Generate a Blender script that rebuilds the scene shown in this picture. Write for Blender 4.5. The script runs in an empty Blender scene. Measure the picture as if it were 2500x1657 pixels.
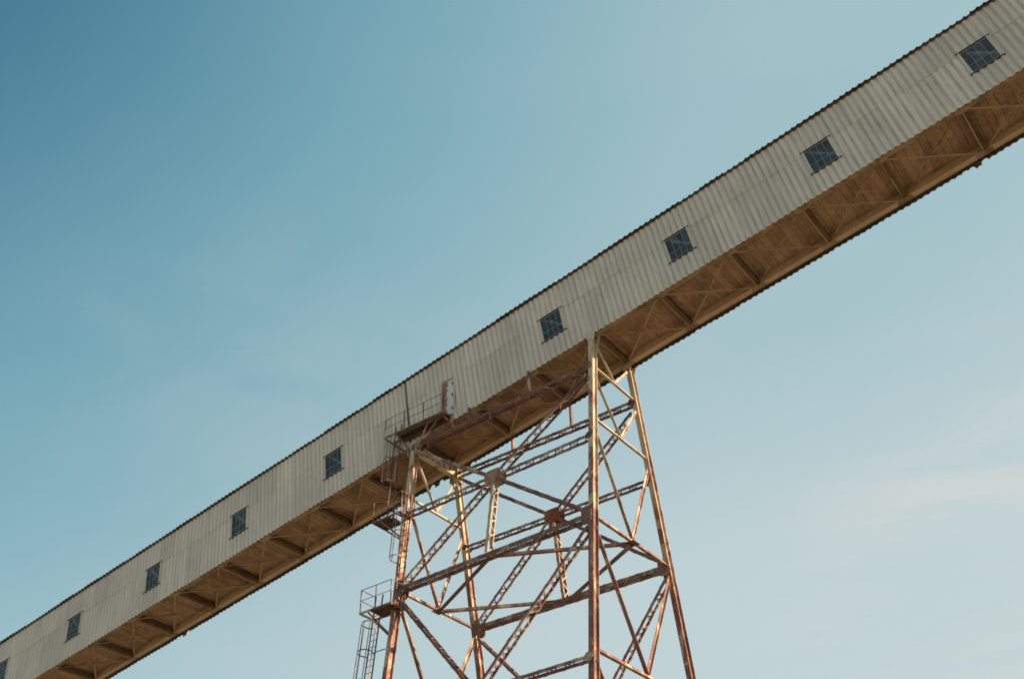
import bpy, math, random
from mathutils import Vector as V, Matrix, noise as mnoise
random.seed(7)
sc = bpy.context.scene
COL = sc.collection
R = math.radians

# ------------------------------------------------------------------ camera, sky, sun, exposure
Z0 = 32.2                       # height of the gallery's bottom chord above the ground at the upper tower legs
cd = bpy.data.cameras.new('camera'); cam = bpy.data.objects.new('camera', cd); COL.objects.link(cam)
rx = V((0.79653, 0.60429, -0.01941)); ry = V((-0.38705, 0.48500, -0.78420)); rz = V((-0.46447, 0.63215, 0.62021))
M = Matrix((rx, -ry, -rz)).transposed().to_4x4(); M.translation = V((19.78, -33.21, -30.59 + Z0))
cam.matrix_world = M
cd.sensor_width = 36; cd.lens = 37.503; cd.clip_start = 0.1; cd.clip_end = 20000
sc.camera = cam

SUN_DIR = V((0.90, 0.31, 0.255)).normalized()      # towards the sun
sun_el = math.asin(SUN_DIR.z); sun_az = math.atan2(SUN_DIR.x, SUN_DIR.y)   # clockwise from +Y
sd = bpy.data.lights.new('sun', 'SUN'); so = bpy.data.objects.new('sun', sd); COL.objects.link(so)
so.rotation_euler = SUN_DIR.to_track_quat('Z', 'Y').to_euler(); so.location = (60, 40, 90)
sd.energy = 5.0; sd.angle = R(0.53); sd.color = (1.0, 0.77, 0.54)

w = bpy.data.worlds.new('World'); sc.world = w; w.use_nodes = True
nt = w.node_tree; nt.nodes.clear()
def N(tree, t, **k):
    n = tree.nodes.new(t)
    for a, b in k.items(): setattr(n, a, b)
    return n
wo = N(nt, 'ShaderNodeOutputWorld'); bg = N(nt, 'ShaderNodeBackground')
sky = N(nt, 'ShaderNodeTexSky', sky_type='NISHITA', sun_disc=False, sun_elevation=sun_el, sun_rotation=sun_az)
sky.altitude = 50; sky.air_density = 1.3; sky.dust_density = 1.6; sky.ozone_density = 1.6
tc = N(nt, 'ShaderNodeTexCoord')
EXPO = 1.0
def lin(*c): return tuple(((x / 255 + .055) / 1.055) ** 2.4 if x > 10 else x / 3294 for x in c)
DARK_AXIS = V((-.60, -.10, .79)).normalized()       # deepest blue: high up, about 90 degrees from the sun; paler towards the sun and the horizon
dn = N(nt, 'ShaderNodeVectorMath', operation='DOT_PRODUCT'); nrm = N(nt, 'ShaderNodeVectorMath', operation='NORMALIZE')
nt.links.new(tc.outputs['Generated'], nrm.inputs[0]); nt.links.new(nrm.outputs[0], dn.inputs[0]); dn.inputs[1].default_value = DARK_AXIS
gr = N(nt, 'ShaderNodeValToRGB'); nt.links.new(dn.outputs['Value'], gr.inputs[0]); gr.color_ramp.interpolation = 'B_SPLINE'
SKY = [(.05, (200, 212, 212)), (.27, (190, 208, 211)), (.5, (160, 194, 202)), (.67, (166, 196, 203)), (.78, (138, 181, 192)), (.86, (120, 169, 183)), (.93, (92, 146, 166)), (1.0, (36, 92, 128))]
el = gr.color_ramp.elements
while len(el) < len(SKY): el.new(.5)
for q, (p, c) in zip(el, SKY): q.position = p; q.color = (*lin(*c), 1)
# milky band of haze towards the horizon on the sun's side
sz = N(nt, 'ShaderNodeSeparateXYZ'); nt.links.new(nrm.outputs[0], sz.inputs[0])
hz = N(nt, 'ShaderNodeMapRange', interpolation_type='SMOOTHSTEP'); nt.links.new(sz.outputs[2], hz.inputs[0]); hz.inputs[1].default_value = .66; hz.inputs[2].default_value = .40
hd = N(nt, 'ShaderNodeMapRange', interpolation_type='SMOOTHSTEP'); nt.links.new(dn.outputs['Value'], hd.inputs[0]); hd.inputs[1].default_value = .80; hd.inputs[2].default_value = .48; hd.inputs[4].default_value = .95
hm = N(nt, 'ShaderNodeMath', operation='MULTIPLY'); nt.links.new(hz.outputs[0], hm.inputs[0]); nt.links.new(hd.outputs[0], hm.inputs[1])
hx = N(nt, 'ShaderNodeMix', data_type='RGBA'); hx.inputs[7].default_value = (*lin(197, 213, 215), 1); nt.links.new(hm.outputs[0], hx.inputs[0]); nt.links.new(gr.outputs[0], hx.inputs[6])
sc10 = N(nt, 'ShaderNodeVectorMath', operation='SCALE'); nt.links.new(hx.outputs[2], sc10.inputs[0]); sc10.inputs['Scale'].default_value = 10 / 2 ** EXPO
tint = N(nt, 'ShaderNodeMix', data_type='RGBA'); tint.inputs[0].default_value = .93
nt.links.new(sky.outputs[0], tint.inputs[6]); nt.links.new(sc10.outputs[0], tint.inputs[7])
# thin wispy cloud veil
mp = N(nt, 'ShaderNodeMapping'); mp.inputs['Scale'].default_value = (1.3, 1.3, 4.2); mp.inputs['Location'].default_value = (0.35, 0.1, 0.55)
nt.links.new(tc.outputs['Generated'], mp.inputs[0])
cn = N(nt, 'ShaderNodeTexNoise'); cn.inputs['Scale'].default_value = 1.7; cn.inputs['Detail'].default_value = 6; cn.inputs['Roughness'].default_value = .5; cn.inputs['Distortion'].default_value = .3
nt.links.new(mp.outputs[0], cn.inputs[0])
cr = N(nt, 'ShaderNodeMapRange'); cr.inputs[1].default_value = .42; cr.inputs[2].default_value = .68; cr.inputs[3].default_value = 0; cr.inputs[4].default_value = .16
nt.links.new(cn.outputs[0], cr.inputs[0])
cm = N(nt, 'ShaderNodeMix', data_type='RGBA'); cm.inputs[7].default_value = (3.35, 3.3, 3.2, 1)
cl = N(nt, 'ShaderNodeMapRange'); cl.inputs[1].default_value = .95; cl.inputs[2].default_value = .45; cl.inputs[3].default_value = 0; cl.inputs[4].default_value = 1
nt.links.new(dn.outputs['Value'], cl.inputs[0]); cx_ = N(nt, 'ShaderNodeMath', operation='MULTIPLY'); nt.links.new(cr.outputs[0], cx_.inputs[0]); nt.links.new(cl.outputs[0], cx_.inputs[1]); nt.links.new(cx_.outputs[0], cm.inputs[0]); nt.links.new(tint.outputs[2], cm.inputs[6])
# two drifting wisps: a brighter streak low on the right, a faint pale patch low on the left
last = cm.outputs[2]
for dirn, rad, stretch, amt, seed in ((V((-.16, .885, .435)), .20, (1.0, 1.0, 4.5), .5, 11.9), (V((-.66, .507, .555)), .30, (1.4, 1.4, 3.0), .07, 8.1), (V((-.20, .92, .33)), .24, (1.0, 1.0, 5.0), .35, 5.7)):
    m1 = N(nt, 'ShaderNodeMapping'); m1.inputs['Scale'].default_value = stretch; m1.inputs['Location'].default_value = (seed, seed * .7, seed * 1.3); m1.inputs['Rotation'].default_value = (.12, .1, 0)
    nt.links.new(nrm.outputs[0], m1.inputs[0])
    n1 = N(nt, 'ShaderNodeTexNoise'); n1.inputs['Scale'].default_value = 4.0; n1.inputs['Detail'].default_value = 8; n1.inputs['Roughness'].default_value = .56; n1.inputs['Distortion'].default_value = .5; nt.links.new(m1.outputs[0], n1.inputs[0])
    r1 = N(nt, 'ShaderNodeMapRange', interpolation_type='SMOOTHSTEP'); nt.links.new(n1.outputs[0], r1.inputs[0]); r1.inputs[1].default_value = .42; r1.inputs[2].default_value = .64
    ds = N(nt, 'ShaderNodeVectorMath', operation='DISTANCE'); nt.links.new(nrm.outputs[0], ds.inputs[0]); ds.inputs[1].default_value = dirn.normalized()
    r2 = N(nt, 'ShaderNodeMapRange', interpolation_type='SMOOTHSTEP'); nt.links.new(ds.outputs['Value'], r2.inputs[0]); r2.inputs[1].default_value = rad; r2.inputs[2].default_value = .03; r2.inputs[3].default_value = 0; r2.inputs[4].default_value = amt
    mu = N(nt, 'ShaderNodeMath', operation='MULTIPLY'); nt.links.new(r1.outputs[0], mu.inputs[0]); nt.links.new(r2.outputs[0], mu.inputs[1])
    mx = N(nt, 'ShaderNodeMix', data_type='RGBA'); mx.inputs[7].default_value = (3.5, 3.42, 3.3, 1); nt.links.new(mu.outputs[0], mx.inputs[0]); nt.links.new(last, mx.inputs[6]); last = mx.outputs[2]
nt.links.new(last, bg.inputs[0]); bg.inputs[1].default_value = 0.1
nt.links.new(bg.outputs[0], wo.inputs[0])
vs = sc.view_settings; vs.view_transform = 'Standard'; vs.look = 'None'; vs.gamma = 1; vs.use_curve_mapping = False; vs.exposure = EXPO
sc.cycles.filter_width = 1.8; sc.cycles.max_bounces = 6; sc.cycles.diffuse_bounces = 3; sc.cycles.transparent_max_bounces = 8

# ------------------------------------------------------------------ materials
def mat(name):
    m = bpy.data.materials.new(name); m.use_nodes = True
    return m, m.node_tree, m.node_tree.nodes['Principled BSDF']
def coords(t, scale=(1, 1, 1), rnd=True):
    tc = N(t, 'ShaderNodeTexCoord'); mp = N(t, 'ShaderNodeMapping'); mp.inputs['Scale'].default_value = scale
    t.links.new(tc.outputs['Object'], mp.inputs[0])
    if rnd:
        oi = N(t, 'ShaderNodeObjectInfo'); mu = N(t, 'ShaderNodeMath', operation='MULTIPLY'); mu.inputs[1].default_value = 91
        t.links.new(oi.outputs['Random'], mu.inputs[0]); cx = N(t, 'ShaderNodeCombineXYZ')
        for i in range(3): t.links.new(mu.outputs[0], cx.inputs[i])
        t.links.new(cx.outputs[0], mp.inputs['Location'])
    return mp.outputs[0]
def noise(t, vec, scale, detail=5, rough=.6, dist=0):
    n = N(t, 'ShaderNodeTexNoise'); n.inputs['Scale'].default_value = scale; n.inputs['Detail'].default_value = detail
    n.inputs['Roughness'].default_value = rough; n.inputs['Distortion'].default_value = dist
    t.links.new(vec, n.inputs[0]); return n.outputs[0]
def ramp(t, fac, stops):
    r = N(t, 'ShaderNodeValToRGB'); t.links.new(fac, r.inputs[0]); e = r.color_ramp.elements
    while len(e) < len(stops): e.new(.5)
    for q, (p, c) in zip(e, stops): q.position = p; q.color = (*c, 1)
    return r.outputs[0]
def mrange(t, fac, a, b, c=0, d=1):
    r = N(t, 'ShaderNodeMapRange'); t.links.new(fac, r.inputs[0])
    for i, q in enumerate((a, b, c, d)): r.inputs[i + 1].default_value = q
    return r.outputs[0]
def mix(t, fac, a, b, mode='MIX'):
    m = N(t, 'ShaderNodeMix', data_type='RGBA', blend_type=mode)
    for s, q in ((0, fac), (6, a), (7, b)):
        if isinstance(q, (int, float)): m.inputs[s].default_value = q
        elif isinstance(q, tuple): m.inputs[s].default_value = (*q, 1)
        else: t.links.new(q, m.inputs[s])
    return m.outputs[2]
def bump(t, b, h, strength, dist):
    n = N(t, 'ShaderNodeBump'); n.inputs['Strength'].default_value = strength; n.inputs['Distance'].default_value = dist
    t.links.new(h, n.inputs['Height']); t.links.new(n.outputs[0], b.inputs['Normal'])
def random_out(t): return N(t, 'ShaderNodeObjectInfo').outputs['Random']

def rust_paint(name, paint, rust, dark, lo, hi, rough=.85, rnd=(-.05, .12), size=.9, fall=0):
    m, t, b = mat(name)
    v = coords(t, (1, 1, .55)); a = noise(t, v, size, 7, .68, .6); f = noise(t, coords(t), 9, 4, .7)
    s = N(t, 'ShaderNodeMath', operation='MULTIPLY_ADD'); t.links.new(f, s.inputs[0]); s.inputs[1].default_value = .28; t.links.new(a, s.inputs[2])
    if fall:                              # more rust further down, where the paint has weathered longest
        zz = N(t, 'ShaderNodeSeparateXYZ'); t.links.new(N(t, 'ShaderNodeTexCoord').outputs['Object'], zz.inputs[0])
        s2 = N(t, 'ShaderNodeMath', operation='ADD'); t.links.new(s.outputs[0], s2.inputs[0]); t.links.new(mrange(t, zz.outputs[2], 30, 19, -fall, fall), s2.inputs[1]); s = s2
    rb = N(t, 'ShaderNodeMath', operation='ADD'); t.links.new(s.outputs[0], rb.inputs[0]); t.links.new(mrange(t, random_out(t), 0, 1, *rnd), rb.inputs[1])
    base = ramp(t, mrange(t, rb.outputs[0], lo, hi), [(0, paint), (.42, tuple(x * .8 for x in paint)), (.5, tuple((x * .5 + y * .5) for x, y in zip(paint, rust))), (.62, rust), (1, dark)])
    c = mix(t, mrange(t, noise(t, coords(t, (6, 6, 1)), 4, 4), .3, .75, 0, .35), base, tuple(x * .45 for x in paint))
    t.links.new(c, b.inputs['Base Color']); b.inputs['Roughness'].default_value = rough; b.inputs['Specular IOR Level'].default_value = .15
    bump(t, b, f, .25, .01); return m
PAINT = (.50, .42, .33)
M_LEG = rust_paint('weathered_leg_paint', (.56, .46, .34), (.24, .11, .078), (.10, .045, .048), .42, .86, rnd=(-.03, .03), size=1.5, fall=.09)
M_STEEL = rust_paint('weathered_brace_paint', PAINT, (.20, .105, .085), (.085, .044, .044), .32, .80, size=1.3)
M_RED = rust_paint('rusted_red_oxide', (.40, .26, .18), (.27, .08, .055), (.12, .035, .03), .25, .9)
M_GUS = rust_paint('worn_plate_paint', (.52, .42, .30), (.30, .15, .09), (.12, .06, .05), .5, .95)
M_RAIL = rust_paint('handrail_steel', (.56, .46, .38), (.22, .11, .08), (.06, .04, .04), .3, .8)
M_CHORD = rust_paint('chord_ochre_paint', (.37, .26, .145), (.23, .145, .075), (.08, .045, .025), .46, .95)
M_CHORD2 = rust_paint('chord_pale_paint', (.53, .38, .24), (.31, .20, .115), (.12, .07, .04), .5, 1.0)
M_BEAM = rust_paint('floor_beam_steel', (.15, .10, .055), (.10, .06, .03), (.06, .035, .02), .4, .9)

def cladding(name, col, var=.14):
    m, t, b = mat(name)
    v = coords(t, (3.4, 3.4, .22)); st = noise(t, v, 1.6, 6, .7)
    bl = noise(t, coords(t, (1, 1, .5)), .9, 4, .6)
    c = ramp(t, mrange(t, st, .25, .8), [(0, tuple(x * 1.12 for x in col)), (.5, col), (1, tuple(x * .66 for x in col))])
    c = mix(t, mrange(t, bl, .4, .75, 0, .35), c, (col[0] * .72, col[1] * .66, col[2] * .56))
    # run-off stains under the upper edge and thin rust weeping at the lap
    sep = N(t, 'ShaderNodeSeparateXYZ'); tc_ = N(t, 'ShaderNodeTexCoord'); t.links.new(tc_.outputs['Object'], sep.inputs[0])
    gm = N(t, 'ShaderNodeNewGeometry'); big = noise(t, gm.outputs['Position'], .35, 5, .6, .4)
    c = mix(t, mrange(t, big, .42, .68, 0, .3), c, tuple(x * .55 for x in col))
    br = mrange(t, random_out(t), 0, 1, 1 - var, 1 + var * .6)
    hs = N(t, 'ShaderNodeHueSaturation'); t.links.new(br, hs.inputs['Value']); t.links.new(c, hs.inputs['Color'])
    sp = noise(t, coords(t), 38, 3, .7)
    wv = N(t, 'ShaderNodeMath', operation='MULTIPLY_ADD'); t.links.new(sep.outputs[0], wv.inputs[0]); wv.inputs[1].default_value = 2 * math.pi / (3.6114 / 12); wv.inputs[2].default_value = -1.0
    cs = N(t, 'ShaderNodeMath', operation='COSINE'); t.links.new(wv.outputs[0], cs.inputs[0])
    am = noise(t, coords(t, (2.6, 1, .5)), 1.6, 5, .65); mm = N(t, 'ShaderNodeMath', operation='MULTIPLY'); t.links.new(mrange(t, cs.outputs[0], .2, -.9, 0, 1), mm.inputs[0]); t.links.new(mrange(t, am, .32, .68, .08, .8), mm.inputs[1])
    c1 = mix(t, mm.outputs[0], hs.outputs[0], (col[0] * .50, col[1] * .48, col[2] * .46))  # rib shading put into the colour: same side of every corrugation darkened, in uneven streaks
    c2 = mix(t, mrange(t, sp, .45, .8, 0, .45), c1, tuple(x * .5 for x in col))
    t.links.new(c2, b.inputs['Base Color']); b.inputs['Roughness'].default_value = .62; b.inputs['Specular IOR Level'].default_value = .3
    bump(t, b, sp, .2, .006); return m
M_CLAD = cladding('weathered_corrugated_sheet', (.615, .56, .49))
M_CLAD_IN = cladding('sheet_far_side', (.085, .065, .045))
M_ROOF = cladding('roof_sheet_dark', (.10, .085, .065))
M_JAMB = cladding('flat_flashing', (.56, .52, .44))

m, t, b = mat('floor_board'); M_PLANK = m
v = coords(t, (13, 1.1, 13)); st = noise(t, v, 2.6, 7, .8); bl = noise(t, coords(t), 1.3, 5, .65, .8)
c = ramp(t, mrange(t, st, .28, .72), [(0, (.12, .07, .038)), (.4, (.27, .165, .088)), (.7, (.37, .235, .13)), (1, (.58, .39, .23))])
c = mix(t, mrange(t, bl, .45, .75, 0, .6), c, (.19, .085, .04))
gm = N(t, 'ShaderNodeNewGeometry'); big = noise(t, gm.outputs['Position'], .55, 5, .6, .5); c = mix(t, mrange(t, big, .48, .7, 0, .7), c, (.12, .065, .035))
big2 = noise(t, gm.outputs['Position'], 1.4, 6, .7, 1.0); c = mix(t, mrange(t, big2, .56, .72, 0, .55), c, (.42, .29, .17))
hs = N(t, 'ShaderNodeHueSaturation'); t.links.new(mrange(t, random_out(t), 0, 1, .8, 1.15), hs.inputs['Value']); t.links.new(c, hs.inputs['Color'])
t.links.new(hs.outputs[0], b.inputs['Base Color']); b.inputs['Roughness'].default_value = .85; bump(t, b, st, .5, .02)

m, t, b = mat('window_glass'); M_GLASS = m
t.links.new(ramp(t, mix(t, .5, random_out(t), noise(t, coords(t), 3, 3)), [(.3, (.010, .024, .040)), (.55, (.025, .045, .06)), (.75, (.09, .10, .10))]), b.inputs['Base Color']); b.inputs['Roughness'].default_value = .09; b.inputs['IOR'].default_value = 1.85
tr = N(t, 'ShaderNodeBsdfTransparent'); tr.inputs[0].default_value = (.80, .88, .95, 1); ms = N(t, 'ShaderNodeMixShader'); ms.inputs[0].default_value = .38
t.links.new(tr.outputs[0], ms.inputs[1]); t.links.new(b.outputs[0], ms.inputs[2]); t.links.new(ms.outputs[0], t.nodes['Material Output'].inputs[0])
bump(t, b, noise(t, coords(t), 2.5, 2), .12, .02)

m, t, b = mat('window_frame_paint'); M_FRAME = m
c = ramp(t, mrange(t, noise(t, coords(t), 6), .35, .75), [(0, (.27, .26, .25)), (1, (.17, .15, .135))]); t.links.new(c, b.inputs['Base Color']); b.inputs['Roughness'].default_value = .6
m, t, b = mat('dark_flashing'); M_DARK = m
c = ramp(t, noise(t, coords(t), 5), [(.3, (.03, .025, .02)), (.7, (.07, .05, .035))]); t.links.new(c, b.inputs['Base Color']); b.inputs['Roughness'].default_value = .8
m, t, b = mat('interior_truss_paint'); M_TRUSS = m
b.inputs['Base Color'].default_value = (.8, .66, .6, 1); b.inputs['Roughness'].default_value = .6
m, t, b = mat('interior_lining'); M_INT = m
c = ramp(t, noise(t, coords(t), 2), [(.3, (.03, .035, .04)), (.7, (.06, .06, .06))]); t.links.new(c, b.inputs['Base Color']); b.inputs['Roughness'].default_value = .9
m, t, b = mat('door_paint_rust_stained'); M_DOOR = m
tc_ = N(t, 'ShaderNodeTexCoord'); sp = N(t, 'ShaderNodeSeparateXYZ'); t.links.new(tc_.outputs['Object'], sp.inputs[0])
ad = N(t, 'ShaderNodeMath', operation='MULTIPLY_ADD'); t.links.new(noise(t, coords(t, rnd=False), 4.5, 4, .6), ad.inputs[0]); ad.inputs[1].default_value = -.9; t.links.new(sp.outputs[0], ad.inputs[2])
c = mix(t, mrange(t, ad.outputs[0], -.52, -.44, 1, 0), (.52, .52, .51), (.24, .085, .055))
dk = noise(t, coords(t, (1, 1, .6), rnd=False), 3, 3, .6)
c = mix(t, mrange(t, dk, .62, .68, 0, .5), c, (.22, .20, .19))
t.links.new(c, b.inputs['Base Color']); b.inputs['Roughness'].default_value = .5
m, t, b = mat('dry_ground'); M_GROUND = m
n1 = noise(t, coords(t, rnd=False), .05, 8, .6); n2 = noise(t, coords(t, rnd=False), 2.5, 8, .7)
c = ramp(t, n1, [(.3, (.29, .235, .165)), (.5, (.40, .33, .24)), (.7, (.46, .385, .29))]); c = mix(t, mrange(t, n2, .35, .7, 0, .5), c, (.15, .125, .09))
t.links.new(c, b.inputs['Base Color']); b.inputs['Roughness'].default_value = .95; bump(t, b, n2, .6, .08)
m, t, b = mat('concrete_footing'); M_CONC = m
c = ramp(t, noise(t, coords(t), 3), [(.3, (.28, .27, .24)), (.7, (.38, .36, .33))]); t.links.new(c, b.inputs['Base Color']); b.inputs['Roughness'].default_value = .9

# ------------------------------------------------------------------ mesh helpers
class MB:
    def __init__(s): s.v = []; s.f = []
    def add(s, vs, fs):
        o = len(s.v); s.v += [tuple(q) for q in vs]; s.f += [tuple(i + o for i in q) for q in fs]; return s
    def box(s, a, b):
        (x0, y0, z0), (x1, y1, z1) = a, b
        return s.add([(x0, y0, z0), (x1, y0, z0), (x1, y1, z0), (x0, y1, z0), (x0, y0, z1), (x1, y0, z1), (x1, y1, z1), (x0, y1, z1)],
                     [(0, 3, 2, 1), (4, 5, 6, 7), (0, 1, 5, 4), (1, 2, 6, 5), (2, 3, 7, 6), (3, 0, 4, 7)])
    def ext(s, prof, P, Q, side):
        """extrude a closed profile of (along side, along the third axis) from P to Q"""
        P = V(P); Q = V(Q); d = (Q - P).normalized(); sd = V(side); sd = (sd - d * sd.dot(d)).normalized(); up = sd.cross(d)
        if up.z < 0 or (abs(up.z) < 1e-6 and up.x < 0): up = -up
        n = len(prof); vs = [P + sd * a + up * b_ for a, b_ in prof] + [Q + sd * a + up * b_ for a, b_ in prof]
        fs = [(i, (i + 1) % n, n + (i + 1) % n, n + i) for i in range(n)] + [tuple(range(n))[::-1], tuple(range(n, 2 * n))]
        return s.add(vs, fs)
    def bar(s, P, Q, side, wd, h, o=(0, 0)):
        a, b_ = wd / 2, h / 2; x, y = o
        return s.ext([(x - a, y - b_), (x + a, y - b_), (x + a, y + b_), (x - a, y + b_)], P, Q, side)
    def tube(s, P, Q, r, n=6):
        P = V(P); Q = V(Q); d = (Q - P).normalized(); h = V((0, 0, 1)) if abs(d.z) < .9 else V((1, 0, 0))
        return s.ext([(r * math.cos(6.28318 * i / n), r * math.sin(6.28318 * i / n)) for i in range(n)], P, Q, d.cross(h))
    def mesh(s, name, m, smooth=False):
        me = bpy.data.meshes.new(name); me.from_pydata(s.v, [], s.f); me.materials.append(m)
        import bmesh
        bm = bmesh.new(); bm.from_mesh(me); bmesh.ops.recalc_face_normals(bm, faces=bm.faces); bm.to_mesh(me); bm.free()
        if smooth: me.polygons.foreach_set('use_smooth', [True] * len(me.polygons))
        return me
    def build(s, name, m, parent, smooth=False):
        return put(name, s.mesh(name, m, smooth), parent)
def put(name, me, parent=None, loc=(0, 0, 0), mat3=None):
    o = bpy.data.objects.new(name, me); COL.objects.link(o); o.parent = parent
    if mat3 is not None: mm = mat3.to_4x4(); mm.translation = V(loc); o.matrix_basis = mm
    else: o.location = loc
    return o
def empty(name, loc, label, cat, group=None, rot=(0, 0, 0)):
    o = bpy.data.objects.new(name, None); COL.objects.link(o); o.location = loc; o.rotation_euler = rot
    o['label'] = label; o['category'] = cat
    if group: o['group'] = group
    return o
def axes(P, Q, side):
    d = (V(Q) - V(P)).normalized(); s_ = V(side); s_ = (s_ - d * s_.dot(d)).normalized(); up = s_.cross(d)
    if up.z < 0: up = -up; 
    return d, s_, up

def split_edges(me, deg=50):
    import bmesh
    bm = bmesh.new(); bm.from_mesh(me)
    bmesh.ops.split_edges(bm, edges=[e for e in bm.edges if len(e.link_faces) == 2 and e.calc_face_angle(0) > R(deg)])
    bm.to_mesh(me); bm.free(); me.polygons.foreach_set('use_smooth', [True] * len(me.polygons))
# ------------------------------------------------------------------ ground
g = MB(); NG = 60; ext = 3000
for i in range(NG + 1):
    for j in range(NG + 1):
        x = (i / NG * 2 - 1); y = (j / NG * 2 - 1); x = math.copysign(abs(x) ** 2.5, x) * ext; y = math.copysign(abs(y) ** 2.5, y) * ext
        r = math.hypot(x, y); z = 0 if r < 80 else mnoise.noise(V((x / 300, y / 300, 0))) * min(6, (r - 80) / 60)
        g.v.append((x, y, z))
for i in range(NG):
    for j in range(NG):
        a = i * (NG + 1) + j; g.f.append((a, a + NG + 1, a + NG + 2, a + 1))
go = g.build('ground', M_GROUND, None, True); go['kind'] = 'structure'

# ------------------------------------------------------------------ the gallery
TH = R(8.5); BAY = 3.6114; WID = 3.12; HGT = 4.2
K0, K1 = -17, 12                     # first and last panel point
gal = empty('conveyor_gallery', (0, 0, Z0), 'long inclined conveyor gallery clad in grey corrugated sheets, carried high on a rusty trestle', 'conveyor gallery', rot=(0, -TH, 0))
PIT = BAY / 12
def corr(x):                          # rounded rib, flatter pan
    c = .5 + .5 * math.cos(2 * math.pi * x / PIT); return c ** 1.6
def sheet_mesh(name, m, z0, z1, n=4, outward=-1, amp=.062, ragged=0, y0=0.0, sub=8, seed=0):
    """vertical corrugated sheet, origin at its left end, ribs pointing outward"""
    b_ = MB(); th = .012; N_ = n * sub; rr = random.Random(seed); cols = []
    for i in range(N_ + 1):
        x = i * PIT / sub
        y = outward * corr(x) * amp + y0
        lo = z0
        if ragged: 
            k = int(i / sub); rr2 = random.Random(seed * 31 + k); lo = z0 + rr2.uniform(0, ragged)
        cols.append((x, y, lo))
    vs = []
    for x, y, lo in cols: vs += [(x, y, lo), (x, y, z1), (x, y - outward * th, lo), (x, y - outward * th, z1)]
    fs = []
    for i in range(N_):
        a = 4 * i; c = a + 4
        fs += [(a, c, c + 1, a + 1), (a + 2, a + 3, c + 3, c + 2), (a, a + 2, c + 2, c), (a + 1, c + 1, c + 3, a + 3)]
    fs += [(0, 1, 3, 2), (4 * N_, 4 * N_ + 2, 4 * N_ + 3, 4 * N_ + 1)]
    b_.add(vs, fs); me = b_.mesh(name, m); split_edges(me); return me
LAP = 2.52; WZ0, WZ1 = 1.2, 2.6
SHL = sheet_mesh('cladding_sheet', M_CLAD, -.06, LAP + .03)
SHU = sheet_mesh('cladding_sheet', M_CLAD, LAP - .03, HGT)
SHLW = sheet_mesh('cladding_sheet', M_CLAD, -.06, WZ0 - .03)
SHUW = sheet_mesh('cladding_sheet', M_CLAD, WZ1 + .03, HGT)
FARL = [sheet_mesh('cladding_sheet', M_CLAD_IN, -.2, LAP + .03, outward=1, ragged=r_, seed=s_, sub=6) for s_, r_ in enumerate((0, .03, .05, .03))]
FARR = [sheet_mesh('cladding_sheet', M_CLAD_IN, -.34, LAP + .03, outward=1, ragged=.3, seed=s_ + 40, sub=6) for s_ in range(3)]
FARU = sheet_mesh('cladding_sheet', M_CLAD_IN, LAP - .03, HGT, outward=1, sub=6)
OFF = -.10; YF = -.07; YB = WID + .07
rc = random.Random(3)
WIN_BAYS = [k for k in range(K0, K1) if k % 2 and k != -3]
for k in range(K0, K1):
    for c_ in range(3):
        u = k * BAY + c_ * BAY / 3
        wcol = (c_ == 1 and k in WIN_BAYS)
        tilt = rc.uniform(-.0015, .0015)
        u += OFF
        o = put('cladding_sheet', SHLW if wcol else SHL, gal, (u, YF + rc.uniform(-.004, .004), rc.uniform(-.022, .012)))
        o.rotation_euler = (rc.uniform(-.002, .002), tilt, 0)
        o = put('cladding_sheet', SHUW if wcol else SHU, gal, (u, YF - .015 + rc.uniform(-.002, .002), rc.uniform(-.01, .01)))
        o.rotation_euler = (0, rc.uniform(-.001, .001), 0)
        fl = FARR[c_] if (k == -4 and c_ >= 1) or (k == -3 and c_ == 0) else (FARR[0] if (k, c_) in ((-9, 0), (4, 2)) else rc.choice(FARL))
        u -= OFF
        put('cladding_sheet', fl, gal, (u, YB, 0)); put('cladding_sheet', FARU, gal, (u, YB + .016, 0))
# roof sheets: ribs run down the slope; gable ridge in the middle
def roof_mesh(side):
    b_ = MB(); n = 4; sub = 6; vs = []; fs = []; ov = .16
    ye, ze = (YF - ov, HGT + .02) if side < 0 else (YB + ov, HGT + .02); yr, zr = WID / 2, HGT + .62
    for i in range(n * sub + 1):
        x = i * PIT / sub; h = (.5 + .5 * math.cos(2 * math.pi * x / PIT)) ** 4 * .085
        for y, z in ((ye, ze), (yr, zr)): vs += [(x, y, z + h), (x, y, z + h - .03)]
    for i in range(n * sub):
        a = 4 * i; c = a + 4
        fs += [(a, c, c + 2, a + 2), (a + 1, a + 3, c + 3, c + 1), (a, a + 1, c + 1, c), (a + 2, c + 2, c + 3, a + 3)]
    e_ = 4 * n * sub; fs += [(0, 2, 3, 1), (e_, e_ + 1, e_ + 3, e_ + 2)]
    b_.add(vs, fs); return b_.mesh('roof_sheet', M_ROOF)
RF, RB = roof_mesh(-1), roof_mesh(1)
for k in range(K0, K1):
    for c_ in range(3):
        u = k * BAY + c_ * BAY / 3
        o = put('roof_sheet', RF, gal, (u, rc.uniform(-.03, .03), rc.uniform(-.014, .014))); put('roof_sheet', RB, gal, (u, 0, 0))
L0, L1 = K0 * BAY, K1 * BAY
MB().bar((L0, WID / 2, HGT + .73), (L1, WID / 2, HGT + .73), (0, 1, 0), .3, .04).build('ridge_cap', M_ROOF, gal)
MB().box((L0, YF + .015, HGT - .16), (L1, YF + .045, HGT - .0)).build('eave_flashing', M_DARK, gal)
MB().box((L0, YF - .12, HGT - .045), (L1, YF - .045, HGT + .0)).build('gutter_strip', M_BEAM, gal)
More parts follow.
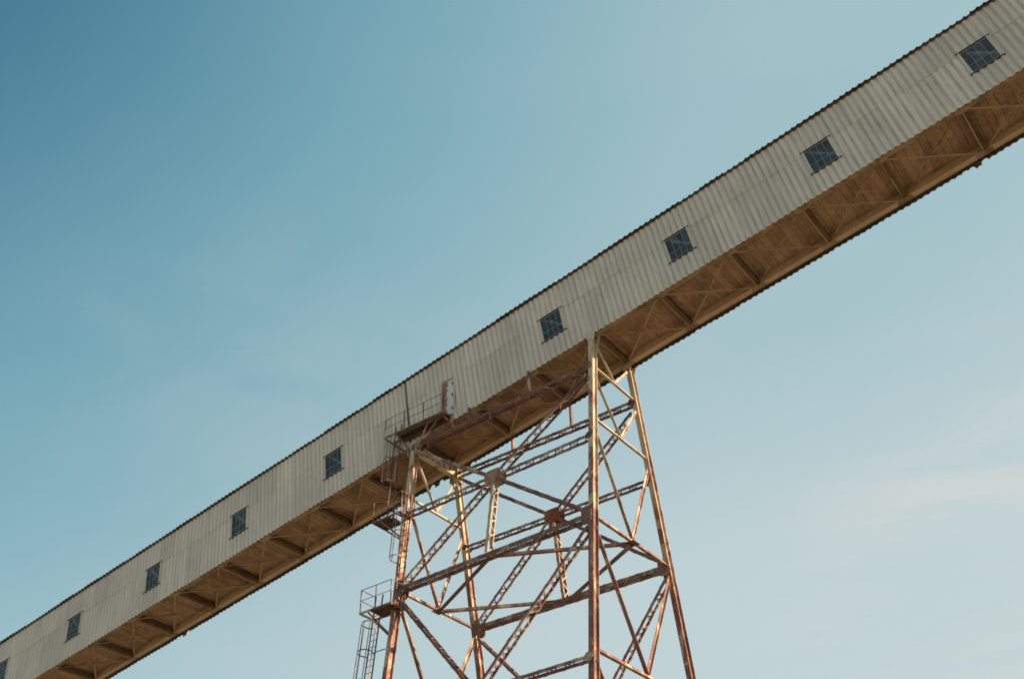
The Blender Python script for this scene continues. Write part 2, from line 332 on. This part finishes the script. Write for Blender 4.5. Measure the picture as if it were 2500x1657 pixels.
# framing inside: chords, posts, diagonals (seen through the glass), roof lining
for y, nm in ((.12, 0), (WID - .12, 1)):
    for z_ in (.0, HGT - .3):
        mb = MB(); 
        a_, h_ = (.12, .24) if z_ else ((.12, .37) if nm == 0 else (.15, .37))
        mb.ext([(-a_, .0), (a_, .0), (a_, .03), (-a_ + .03, .03), (-a_ + .03, h_ - .03), (a_, h_ - .03), (a_, h_), (-a_, h_)], (L0, y, z_), (L1, y, z_), (0, 1, 0))
        mb.build('bottom_chord' if z_ == 0 else 'top_chord', M_CHORD2 if nm else M_CHORD, gal)
for k in range(K0, K1):
    MB().bar((k * BAY, .13, .26), (k * BAY, .13, HGT - .32), (1, 0, 0), .14, .12).build('truss_post', M_TRUSS, gal)
    a, b_ = ((k * BAY, .13, HGT - .25), ((k + 1) * BAY, .13, .2)) if k % 2 else ((k * BAY, .13, .2), ((k + 1) * BAY, .13, HGT - .25))
    MB().bar(a, b_, (0, 1, 0), .05, .13, (-.105, 0)).build('truss_diagonal', M_TRUSS, gal)
MB().box((L0, .4, .46), (L1, WID - .2, .5)).build('inner_floor', M_INT, gal)
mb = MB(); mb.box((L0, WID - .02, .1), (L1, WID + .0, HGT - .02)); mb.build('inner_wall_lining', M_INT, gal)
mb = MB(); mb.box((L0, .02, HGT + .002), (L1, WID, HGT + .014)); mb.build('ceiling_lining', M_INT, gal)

# windows
def make_window():
    W2, H2 = .60, .70; z0 = (WZ0 + WZ1) / 2
    f = MB()
    for s in (-1, 1): f.box((s * W2 - .03, -.035, -H2), (s * W2 + .03, .02, H2))
    f.box((-W2 + .03, -.035, H2 - .05), (W2 - .03, .02, H2)); f.box((-W2 + .03, -.035, -H2), (W2 - .03, .02, -H2 + .05))
    xs = [-.285, 0, .285]; zs = [-.22, .22]
    for x in xs: f.box((x - .008, -.012, -H2 + .05), (x + .011, .008, H2 - .05))
    f.box((-W2 + .03, -.022, zs[0] - .014), (W2 - .03, -.0125, zs[0] + .014)); f.box((-W2 + .03, -.018, zs[1] - .006), (W2 - .03, -.0125, zs[1] + .006))
    fm = f.mesh('window', M_FRAME)
    pm = MB().box((-.131, -.004, -.2), (.131, .002, .2)).mesh('pane', M_GLASS)
    pos = [(x, z) for x in (-.4275, -.1425, .1425, .4275) for z in (-.435, 0, .435)]
    jm = MB().box((-.055, -.05, -H2 - .03), (.055, -.037, H2 + .03)).mesh('jamb_flashing', M_JAMB)
    s = MB(); s.box((-W2 - .13, -.09, -H2 - .065), (W2 + .13, .01, -H2 - .03)); sm = s.mesh('sill', M_DARK)
    l = MB(); l.box((-W2 - .13, -.085, H2 + .02), (W2 + .13, .0, H2 + .045)); lm = l.mesh('lintel_flashing', M_DARK)
    return fm, pm, pos, jm, sm, lm
fm, pm, pos, jm, sm, lm = make_window()
for k in WIN_BAYS:
    wd = put('window', fm, gal, (k * BAY + BAY / 2 + OFF, YF, (WZ0 + WZ1) / 2))
    for x, z in pos:
        p = put('pane', pm, wd, (x, 0, z)); p.rotation_euler = (rc.uniform(-.03, .03), 0, rc.uniform(-.02, .02))
        p.scale = (1.0, 1, 1.02 if z == 0 else .98)
    for s in (-1, 1): put('jamb_flashing', jm, wd, (s * .625, 0, 0))
    put('sill', sm, wd); put('lintel_flashing', lm, wd)
# expansion joint
MB().box((-11.10, YF - .07, -.05), (-11.07, YF - .0, HGT + .01)).build('expansion_joint', M_DARK, gal)

# underside: floor boards, beams, bracing, gusset plates
NB = 11
plm = [MB().box((-BAY / NB / 2 + .003 + q, .06, .385), (BAY / NB / 2 - .003 - q, WID - .08, .425)).mesh('floor_board', M_PLANK) for q in (0, .003, .006)]
cnt = 0
for k in range(K0 + 1, K1 - 1):
    for i in range(NB):
        u = (k + (i + .5) / NB) * BAY
        if cnt < 300: o = put('floor_board', rc.choice(plm), gal, (u, rc.uniform(-.01, .01), rc.uniform(-.004, .004))); o.rotation_euler = (0, rc.uniform(-.012, .012), 0)
        cnt += 1
bm_ = MB()
bm_.box((-.02, .245, .012), (.17, WID - .285, .376)); beam = bm_.mesh('floor_beam', M_BEAM)
bfl = MB().box((-.06, .245, -.004), (.0, WID - .285, .009)).mesh('beam_flange', M_CHORD)
sj = MB()
for y in (.75, WID / 2, WID - .75): sj.box((.09, y - .03, .27), (BAY - .09, y + .03, .385))
def brace_mesh(P, Q):
    b_ = MB(); b_.ext([(-.045, 0), (.045, 0), (.045, .012), (-.033, .012), (-.033, .09), (-.045, .09)], P, Q, V(Q).cross(V((0, 0, 1))) if False else (V(Q) - V(P)).cross(V((0, 0, 1))))
    return b_.mesh('bracing_bar', M_CHORD)
br1 = brace_mesh((.16, .22, -.012), (BAY - .16, WID - .22, -.012)); br2 = brace_mesh((.16, WID - .22, .082), (BAY - .16, .22, .082))
gp = MB(); gp.add([(-.34, .02, -.026), (.34, .02, -.026), (.34, .2, -.026), (.12, .31, -.026), (-.12, .31, -.026), (-.34, .2, -.026),
                   (-.34, .02, -.014), (.34, .02, -.014), (.34, .2, -.014), (.12, .31, -.014), (-.12, .31, -.014), (-.34, .2, -.014)],
                  [(5, 4, 3, 2, 1, 0), (6, 7, 8, 9, 10, 11)] + [(i, (i + 1) % 6, 6 + (i + 1) % 6, 6 + i) for i in range(6)])
gpm = gp.mesh('gusset_plate', M_CHORD)
cg = MB().box((-.17, -.12, .0), (.17, .12, .07)).mesh('gusset_plate', M_CHORD)
for k in range(K0, K1 + 1):
    o = put('floor_beam', beam, gal, (k * BAY, 0, 0)); put('beam_flange', bfl, o)
    put('gusset_plate', gpm, gal, (k * BAY, 0, 0)); o = put('gusset_plate', gpm, gal, (k * BAY, WID, 0)); o.rotation_euler = (0, 0, math.pi)
    if k < K1:
        put('bracing_bar', br1, gal, (k * BAY, 0, 0)); put('bracing_bar', br2, gal, (k * BAY, 0, 0))

# door in the gallery wall, hung plumb although the gallery slopes
dr = put('door', MB().box((-.37, -.03, -1.02), (.37, .03, 1.02)).mesh('door', M_DOOR), gal, (-8.46, YF - .075, 1.36)); dr.rotation_euler = (0, TH, 0)
fr = MB(); fr.box((-.43, -.035, -1.06), (-.372, .03, 1.08)); fr.box((.372, -.035, -1.06), (.43, .03, 1.08)); fr.box((-.372, -.05, 1.022), (.372, .03, 1.08))
fr.build('door_frame', M_JAMB, dr)
MB().box((-.40, -.07, 1.082), (.34, .02, 1.105)).build('drip_strip', M_DARK, dr)
for z in (.78, .1, -.72): MB().box((.30, -.055, z - .1), (.36, -.031, z + .1)).build('hinge', M_DARK, dr)
MB().box((-.31, -.08, -.06), (-.27, -.031, .1)).build('handle', M_DARK, dr)

# ------------------------------------------------------------------ the trestle tower
tow = empty('trestle_tower', (-5.2, 1.56, 0), 'tall rusty steel trestle tower with battered legs and laced cross braces under the gallery', 'trestle tower')
TO = V((5.2, -1.56, Z0))              # from frame (node-relative) coordinates to the tower's own
def T(p): return V(p) + TO
BT = .135; XL = -10.71; ZL = -1.60
def leg(nm, z):
    if nm[1] == 'R': x = .0143 * -z; d = -z * BT
    else: x = XL + .0459 * (ZL - z) if z > -12 else XL + .0459 * (ZL + 12) + .02 * (-12 - z); d = (ZL - z) * BT * 1.01
    return V((x, -d if nm[0] == 'F' else WID + d, z))
FOOT = -Z0 + .75
def hprof(): 
    a, f, t_ = .12, .185, .026            # half width, half depth, plate
    return [(-f, -a), (-f + t_, -a), (-f + t_, -.014), (f - t_, -.014), (f - t_, -a), (f, -a), (f, a), (f - t_, a), (f - t_, .014), (-f + t_, .014), (-f + t_, a), (-f, a)]
Y = (0, 1, 0)
for nm in ('FR', 'RR', 'FL', 'RL'):
    top = -.03 if nm[1] == 'R' else ZL - .03
    mb = MB()
    if nm[1] == 'L': mb.ext(hprof(), T(leg(nm, top)), T(leg(nm, -12)), Y); mb.ext(hprof(), T(leg(nm, -12)), T(leg(nm, FOOT)), Y)
    else: mb.ext(hprof(), T(leg(nm, top)), T(leg(nm, FOOT)), Y)
    lg = mb.build('leg', M_LEG, tow)
    f = leg(nm, FOOT)
    MB().box(T(f + V((-.9, -.9, -1.4))), T(f + V((.9, .9, -.06)))).build('footing', M_CONC, tow)
    MB().box(T(f + V((-.35, -.4, -.06))), T(f + V((.35, .4, .0)))).build('base_plate', M_STEEL, lg)
    # cap and flared gusset under the chord
    c = leg(nm, top - .02); dy = 1 if nm[0] == 'R' else -1
    mb = MB()
    for s in (-.214, .214):
        mb = MB(); p = T(c + V((0, s, 0)))
        pts = [(-.25, .0), (.25, .09), (.22, -.2), (.13, -.5), (-.13, -.5), (-.22, -.22)]
        mb.add([(p.x + a, p.y - .008, p.z + b_) for a, b_ in pts] + [(p.x + a, p.y + .008, p.z + b_) for a, b_ in pts],
               [(0, 1, 2, 3, 4, 5), (11, 10, 9, 8, 7, 6)] + [(i, (i + 1) % 6, 6 + (i + 1) % 6, 6 + i) for i in range(6)])
        mb.build('cap_gusset', M_LEG, lg)
    # splice plates on the flange
    for zs_ in (-8.3, -14.2, -20.5):
        p = T(leg(nm, zs_)); q = T(leg(nm, zs_ - .7))
        MB().bar(p, q, Y, .012, .22, (-.192, 0)).build('splice_plate', M_STEEL, lg)

lace_count = [0]
lace_cache = {}
def laced(name, P, Q, sep=.40, h=.12, single=False, m=None, trim=(.25, .25), pitch=.82, bw=.05):
    """two channels side by side across the tower depth, tied by zigzag flat lacing on both faces"""
    m = m or M_STEEL; P = T(P); Q = T(Q); d, sd_, up = axes(P, Q, Y)
    P = P + d * trim[0]; Q = Q - d * trim[1]
    hs_ = h / 2; mb = MB(); c = sep / 2
    if up.z < 0: up = -up
    def ch(s):
        o = s * c; i_ = s * (c - .042); t_ = s * (c - .012)
        return [(o, -hs_), (o, hs_), (i_, hs_), (i_, hs_ - .012), (t_, hs_ - .012), (t_, -hs_ + .012), (i_, -hs_ + .012), (i_, -hs_)]
    for s in (-1, 1): mb.ext(ch(s), P, Q, Y)
    ob = mb.build(name, m, tow)
    Ln = (Q - P).length; n = max(2, int(round(Ln / (pitch / 2)))); st = Ln / n; a_ = c + .012
    lb = MB()
    for face in (-1, 1):
        off = face * (hs_ + .006)
        for i in range(n):
            s = 1 if (i + (face > 0)) % 2 else -1
            A = P + d * (i * st + .03) + sd_ * (a_ * s) + up * off; B_ = P + d * ((i + 1) * st - .03) - sd_ * (a_ * s) + up * off
            if single and lace_count[0] < 300 and face < 0:
                L_ = (B_ - A).length; key = round(L_, 3)
                if key not in lace_cache: lace_cache[key] = MB().box((-L_ / 2, -bw / 2, -.005), (L_ / 2, bw / 2, .005)).mesh('lacing_bar', m)
                x = (B_ - A).normalized(); z = up; y = z.cross(x)
                put('lacing_bar', lace_cache[key], ob, (A + B_) / 2, Matrix((x, y, z)).transposed()); lace_count[0] += 1
            else: lb.bar(A, B_, up.cross(B_ - A), bw, .01)
    if lb.v: l = lb.build('lacing', m, ob); l['kind'] = 'stuff'
    return ob
def plate(name, c, wx, hz, parent, sep=.42, m=None, cut=.16):
    m = m or M_STEEL; c = T(c); mb = MB(); a, b_ = wx / 2 * .8, hz / 2 * .8
    pts = [(-a, -b_ + cut), (-a + cut, -b_), (a - cut, -b_), (a, -b_ + cut), (a, b_ - cut), (a - cut, b_), (-a + cut, b_), (-a, b_ - cut)]
    for s in (-1, 1):
        mb = MB(); y = c.y + s * sep / 2
        mb.add([(c.x + p, y - .007, c.z + q) for p, q in pts] + [(c.x + p, y + .007, c.z + q) for p, q in pts],
               [tuple(range(8)), tuple(range(15, 7, -1))] + [(i, (i + 1) % 8, 8 + (i + 1) % 8, 8 + i) for i in range(8)])
        mb.build(name, m, parent)
T_, M_, L_, M2, L2 = -2.0, -6.0, -10.05, -16.05, -22.0
EM = -5.0
fx = -5.2
def face(a):
    F = a == 'F'; A, B_ = a + 'L', a + 'R'
    ycen = lambda z: (leg(A, z).y + leg(B_, z).y) / 2
    cen = V((fx, ycen(-6.0), -6.0)); cen2 = V((-5.15, ycen(-16.05), -16.05)); cen3 = V((-5.1, ycen(-26.5), -26.5))
    si = F
    laced('strut', leg(A, T_), leg(B_, T_), h=.15, single=si, pitch=.8)
    laced('diagonal_brace', leg(B_, T_ - .3), cen, single=si, trim=(.3, .3)); laced('diagonal_brace', cen, leg(A, L_), single=si, trim=(.3, .3))
    laced('diagonal_brace', leg(A, T_ - .1), cen, trim=(.3, .3)); laced('diagonal_brace', cen, leg(B_, L_ + .1), trim=(.3, .3))
    laced('strut', leg(A, M_), cen, single=si, trim=(.2, .35)); laced('strut', cen, leg(B_, M_), single=si, trim=(.35, .2))
    pm_ = (leg(A, L_) + leg(B_, L_)) / 2
    laced('strut', leg(A, L_), leg(B_, L_), h=.19, single=si)
    laced('hanger', cen + V((0, 0, -.2)), V((cen.x, pm_.y, L_ + .1)), h=.15, m=M_GUS, trim=(.1, .02), pitch=.7, sep=.36)  # paler paint than the braces, so the sunlit look is in the colour
    # second panel
    laced('diagonal_brace', leg(A, L_ - .3), cen2); laced('diagonal_brace', leg(B_, L_ - .3), cen2); laced('strut', cen2, leg(B_, M2)); laced('strut', leg(A, M2), cen2)
    laced('diagonal_brace', cen2, leg(A, L2)); laced('diagonal_brace', cen2, leg(B_, L2)); laced('strut', leg(A, L2), leg(B_, L2))
    laced('diagonal_brace', leg(A, L2), leg(B_, -31)); laced('diagonal_brace', leg(B_, L2), leg(A, -31))
    plate('gusset_plate', cen, 1.15 if F else 1.1, .86, tow, m=M_GUS if F else M_RED)
    plate('gusset_plate', cen2, 1.0, .8, tow, m=M_RED)
    for nm, sgn in ((A, 1), (B_, -1)):
        for z, ww, hh in ((T_, .5, .5), (M_, .45, .35), (L_, .62, .95), (M2, .45, .4), (L2, .6, .9)):
            c = leg(nm, z); plate('gusset_plate', c + V((sgn * (ww / 2 - .12), 0, 0)), ww, hh, tow, sep=.428, cut=.12, m=M_STEEL)
face('F'); face('R')
# posts between the level top strut and the sloping bottom chord
def gz(x): return x * math.tan(TH)
for a in 'FR':
    for k in (-1, -2):
        x = k * BAY * math.cos(TH) ; y = (leg(a + 'L', T_).y + leg(a + 'R', T_).y) / 2
        MB().bar(T((x, y, T_ + .06)), T((x, y, k * BAY * math.sin(TH) - .03)), (1, 0, 0), .09, .16).build('post', M_STEEL, tow)
# end frames
def ang(name, P, Q, w_=.13, side=(1, 0, 0), m=None, tr=.12):
    P = T(P); Q = T(Q); d = (Q - P).normalized(); P = P + d * tr; Q = Q - d * tr
    mb = MB(); t_ = .02; h_ = w_
    mb.ext([(-w_ / 2, 0), (w_ / 2, 0), (w_ / 2, t_), (t_ / 2, t_), (t_ / 2, h_), (-t_ / 2, h_), (-t_ / 2, t_), (-w_ / 2, t_)], P, Q, side)
    return mb.build(name, m or M_LEG, tow)
for e in 'LR':
    f_, r_ = 'F' + e, 'R' + e
    tz = -2.0 if e == 'R' else ZL - .35
    mid = lambda z: (leg(f_, z) + leg(r_, z)) / 2
    if e == 'R':
        ang('end_strut', leg(f_, tz), leg(r_, tz)); mt = mid(tz)
        ang('end_brace', leg(f_, -.25), mt + V((0, 0, .05)), .10); ang('end_brace', leg(r_, -.25), mt + V((0, 0, .05)), .10)
    else:
        # deep portal beam under the gallery
        P, Q = T(leg(f_, tz)), T(leg(r_, tz)); mb = MB()
        for s in (-.11, .11): mb.bar(P, Q, (1, 0, 0), .03, .42, (s, 0))
        mb.bar(P, Q, (1, 0, 0), .30, .025, (0, .222)); mb.bar(P, Q, (1, 0, 0), .30, .025, (0, -.222)); mb.build('portal_beam', M_LEG, tow)
        for i in range(7):
            p = P.lerp(Q, (i + .5) / 7); MB().box(p + V((.13, -.03, -.2)), p + V((.15, .03, .2))).build('stiffener', M_STEEL, tow)
        for nm in (f_, r_):
            c = leg(nm, tz - .1); p = T(c); [MB().box(p + V((a_, -.27, -.42)), p + V((a_ + .02, .27, .36))).build('gusset_plate', M_LEG, tow) for a_ in (-.26, .24)]
    ang('end_strut', leg(f_, EM), leg(r_, EM)); ang('end_strut', leg(f_, L_), leg(r_, L_), .15); ang('end_strut', leg(f_, M2 + .3), leg(r_, M2 + .3), .15); ang('end_strut', leg(f_, L2), leg(r_, L2), .15)
    for nm in (f_, r_):
        ang('end_brace', leg(nm, tz - .4), mid(EM) + V((0, 0, .04)), .13); ang('end_brace', leg(nm, EM - .35), mid(L_) + V((0, 0, .05)), .15)
        ang('end_brace', leg(nm, L_ - .35), mid(M2 + .3) + V((0, 0, .05)), .17); ang('end_brace', leg(nm, M2), mid(L2) + V((0, 0, .05)), .17); ang('end_brace', leg(nm, L2), mid(-31), .17)
# horizontal plan bracing: a diamond through the middles of the four struts, one per main level
for z in (L_, L2):
    fm_ = (leg('FL', z) + leg('FR', z)) / 2; rm_ = (leg('RL', z) + leg('RR', z)) / 2; rt = (leg('FR', z) + leg('RR', z)) / 2; lt = (leg('FL', z) + leg('RL', z)) / 2
    for a, b_ in ((fm_, rt), (rt, rm_), (rm_, lt), (lt, fm_)):
        P, Q = T(a), T(b_); mb = MB(); sd_ = (Q - P).cross(V((0, 0, 1)))
        mb.ext([(-.075, -.08), (.075, -.08), (.075, -.06), (.01, -.06), (.01, .08), (-.01, .08), (-.01, -.06), (-.075, -.06)], P, Q, sd_); mb.build('plan_brace', M_STEEL, tow)
    for p in (rt, lt): MB().box(T(p + V((-.2, -.25, -.03))), T(p + V((.2, .25, .0)))).build('gusset_plate', M_STEEL, tow)

# ------------------------------------------------------------------ access platforms and caged ladders beside the left front leg
def W(p): return V(p) + V((0, 0, Z0))
def platform(org, x0, x1, y0, y1, hatch, label, open_side=None, rails=('front', 'left', 'right'), rh=1.05, extra=None):
    """org: platform origin (frame coords). deck from x0..x1, y0 (outer)..y1; hatch = (xa, xb) left open"""
    root = empty('access_platform', W(org), label, 'platform', 'steel access platforms on the tower')
    f = MB(); t_ = .09
    f.box((x0, y0, -t_), (x1, y0 + .045, 0)); f.box((x0, y1 - .045, -t_), (x1, y1, 0)); f.box((x0, y0 + .045, -t_), (x0 + .045, y1 - .045, 0)); f.box((x1 - .045, y0 + .045, -t_), (x1, y1 - .045, 0))
    ha, hb = hatch
    for x in (ha, hb):
        if x0 + .1 < x < x1 - .1: f.box((x - .02, y0 + .045, -t_), (x + .02, y1 - .045, -.001))
    f.build('deck_frame', M_RAIL, root)
    spans = [(x0, ha), (hb, x1)]
    for a, b_ in spans:
        if b_ - a < .15: continue
        a += .02; n = max(1, int((b_ - a) / .115)); st = (b_ - a) / n
        sl = MB().box((-st / 2 + .006, y0 + .05, -.012), (st / 2 - .006, y1 - .05, .012)).mesh('deck_slat', M_BEAM)
        for i in range(n): put('deck_slat', sl, root, (a + (i + .5) * st, 0, -.016))
        if b_ - a > 1: MB().box((a, (y0 + y1) / 2 - .02, -.085), (b_, (y0 + y1) / 2 + .02, -.03)).build('deck_joist', M_RAIL, root)
    r_ = .017
    def run(pts):
        for (p, q) in zip(pts, pts[1:]):
            for h in (rh, rh * .52): MB().tube((*p, h), (*q, h), r_ if h == rh else r_ * .8).build('rail', M_RAIL, root)
        tot = []
        for (p, q) in zip(pts, pts[1:]):
            n = max(1, int(round((V(q) - V(p)).length / 1.15)))
            tot += [V(p).lerp(V(q), i / n) for i in range(n)]
        tot.append(V(pts[-1]))
        for p in tot: MB().bar((p.x, p.y, -.05), (p.x, p.y, rh), (1, 0, 0), .036, .036).build('rail_post', M_RAIL, root)
    ins = .025; P_ = {'a': (x0 + ins, y1 - ins), 'b': (x0 + ins, y0 + ins), 'c': (x1 - ins, y0 + ins), 'd': (x1 - ins, y1 - ins)}
    run([P_[q] for q in rails])
    return root
def bracket(root, org, P, Q, w_=.07):
    MB().bar(V(P) - V(org), V(Q) - V(org), (1, .3, 0), w_, w_ * .8).build('bracket', M_RAIL, root)

o1 = V((-10.3, -.42, -1.05))
p1 = platform(o1, -1.9, 2.0, -.36, .28, (-1.9, -1.15), 'long narrow platform below the rust stained door of the gallery wall', rails=('b', 'c'))
MB().box((-1.1, .16, -.32), (1.98, .24, -.1)).build('support_beam', M_BEAM, p1)
MB().box((-1.1, -.30, -.2), (1.98, -.24, -.1)).build('support_beam', M_BEAM, p1)
for P, Q in (((-8.45, -.72, -1.13), (-10.62, -.16, -2.25)), ((-9.2, -.72, -1.13), (-10.4, -.24, -2.05)), ((-8.9, -.16, -1.13), (-10.5, -.12, -1.95)), ((-11.35, -.74, -1.13), (-10.78, -.24, -2.25)), ((-12.15, -.2, -1.13), (-10.85, -.1, -2.35)), ((-8.5, -.60, -1.13), (-8.3, -.02, -1.55)), ((-8.35, -.2, -1.13), (-8.3, -.02, -1.6))):
    bracket(p1, o1, P, Q)
o2 = V((-11.2, -.85, -6.05))
p2 = platform(o2, -.92, .92, -.42, .52, (.15, .6), 'small middle platform on the left front tower leg just below the gallery edge', rails=('b', 'c', 'd'))
o3 = V((-10.82, -1.62, -10.95))
p3 = platform(o3, -.92, .92, -.44, .50, (-.92, -.30), 'lower railed platform on the left front tower leg, open hatch at its left end', rails=('a', 'b', 'c', 'd'))
o4 = V((-10.7, -2.45, -16.4))
p4 = platform(o4, -.92, .92, -.44, .50, (.1, .6), 'lowest platform on the left front tower leg, at the foot of the picture', rails=('a', 'b', 'c', 'd'))
for root, o_ in ((p2, o2), (p3, o3), (p4, o4)):
    z = o_.z; l_ = leg('FL', z - 1.25)
    bracket(root, o_, o_ + V((-.85, .42, -.09)), l_ + V((-.15, .0, 0))); bracket(root, o_, o_ + V((-.45, -.36, -.09)), l_ + V((-.15, -.15, .12)))
    bracket(root, o_, o_ + V((.85, .3, -.09)), l_ + V((.15, .1, .35)))

def ladder(P, Q, label, cage_from=2.1, nbar=5):
    """P foot, Q head (frame coords, centre between the stiles); the cage bulges away from the tower (-y)"""
    P = V(P); Q = V(Q); root = empty('caged_ladder', W(P), label, 'ladder', 'caged ladders climbing the left front leg')
    d = (Q - P).normalized(); Ln = (Q - P).length; out = V((0, -1, 0)); out = (out - d * out.dot(d)).normalized(); hw = .205
    for s in (-1, 1): MB().bar(V((s * hw, 0, 0)), d * (Ln + .9) + V((s * hw, 0, 0)), (1, 0, 0), .028, .065).build('stile', M_RAIL, root)
    rm = MB().tube((-hw, 0, 0), (hw, 0, 0), .014).mesh('rung', M_RAIL)
    for i in range(1, int(Ln / .3) + 1): put('rung', rm, root, d * (i * .3))
    cr_ = .36
    def cpt(a, h): return V((cr_ * math.cos(a), 0, 0)) + out * (.32 + cr_ * math.sin(a)) + d * h
    angs = [math.pi * i / 12 for i in range(13)]
    h = cage_from
    hoops = []
    while h < Ln - .15: hoops.append(h); h += 1.35
    for h in hoops:
        mb = MB(); pts = [V((hw, 0, 0)) + d * h] + [cpt(a, h) for a in angs] + [V((-hw, 0, 0)) + d * h]
        for p, q in zip(pts, pts[1:]): mb.bar(p, q, d, .05, .012)
        mb.build('cage_hoop', M_RAIL, root)
    for i in range(nbar):
        a = math.pi * i / (nbar - 1); MB().bar(cpt(a, hoops[0]), cpt(a, hoops[-1]), (1, 0, 0) if .5 < a < 2.6 else (0, 1, 0), .045, .012).build('cage_bar', M_RAIL, root)
    h = 1.0
    while h < Ln:
        z = (P + d * h).z; l_ = leg('FL', z)
        q = l_ - P + V((-.14 if P.x < l_.x - .3 else 0, -.2, 0)); c = d * h
        MB().bar(c + V((hw if P.x < l_.x - .3 else -hw, 0, 0)), q, (0, 0, 1), .04, .02).build('stand_off', M_RAIL, root); h += 2.6
    return root
ladder((-11.62, -.62, -6.05), (-11.72, -.28, -1.1), 'top caged ladder, in front of brown floor boards, between the middle and door platforms', nbar=4)
ladder((-9.78, -1.70, -10.95), (-10.12, -1.02, -6.05), 'caged ladder standing in front of the left front leg between middle and lower platforms')
ladder((-11.05, -2.2, -16.4), (-11.2, -1.5, -10.95), 'caged ladder hanging free to the left of the leg below the lower platform')
ladder((-10.3, -4.4, -32.15), (-10.5, -2.6, -16.4), 'long lowest caged ladder running down the left front leg to the ground')
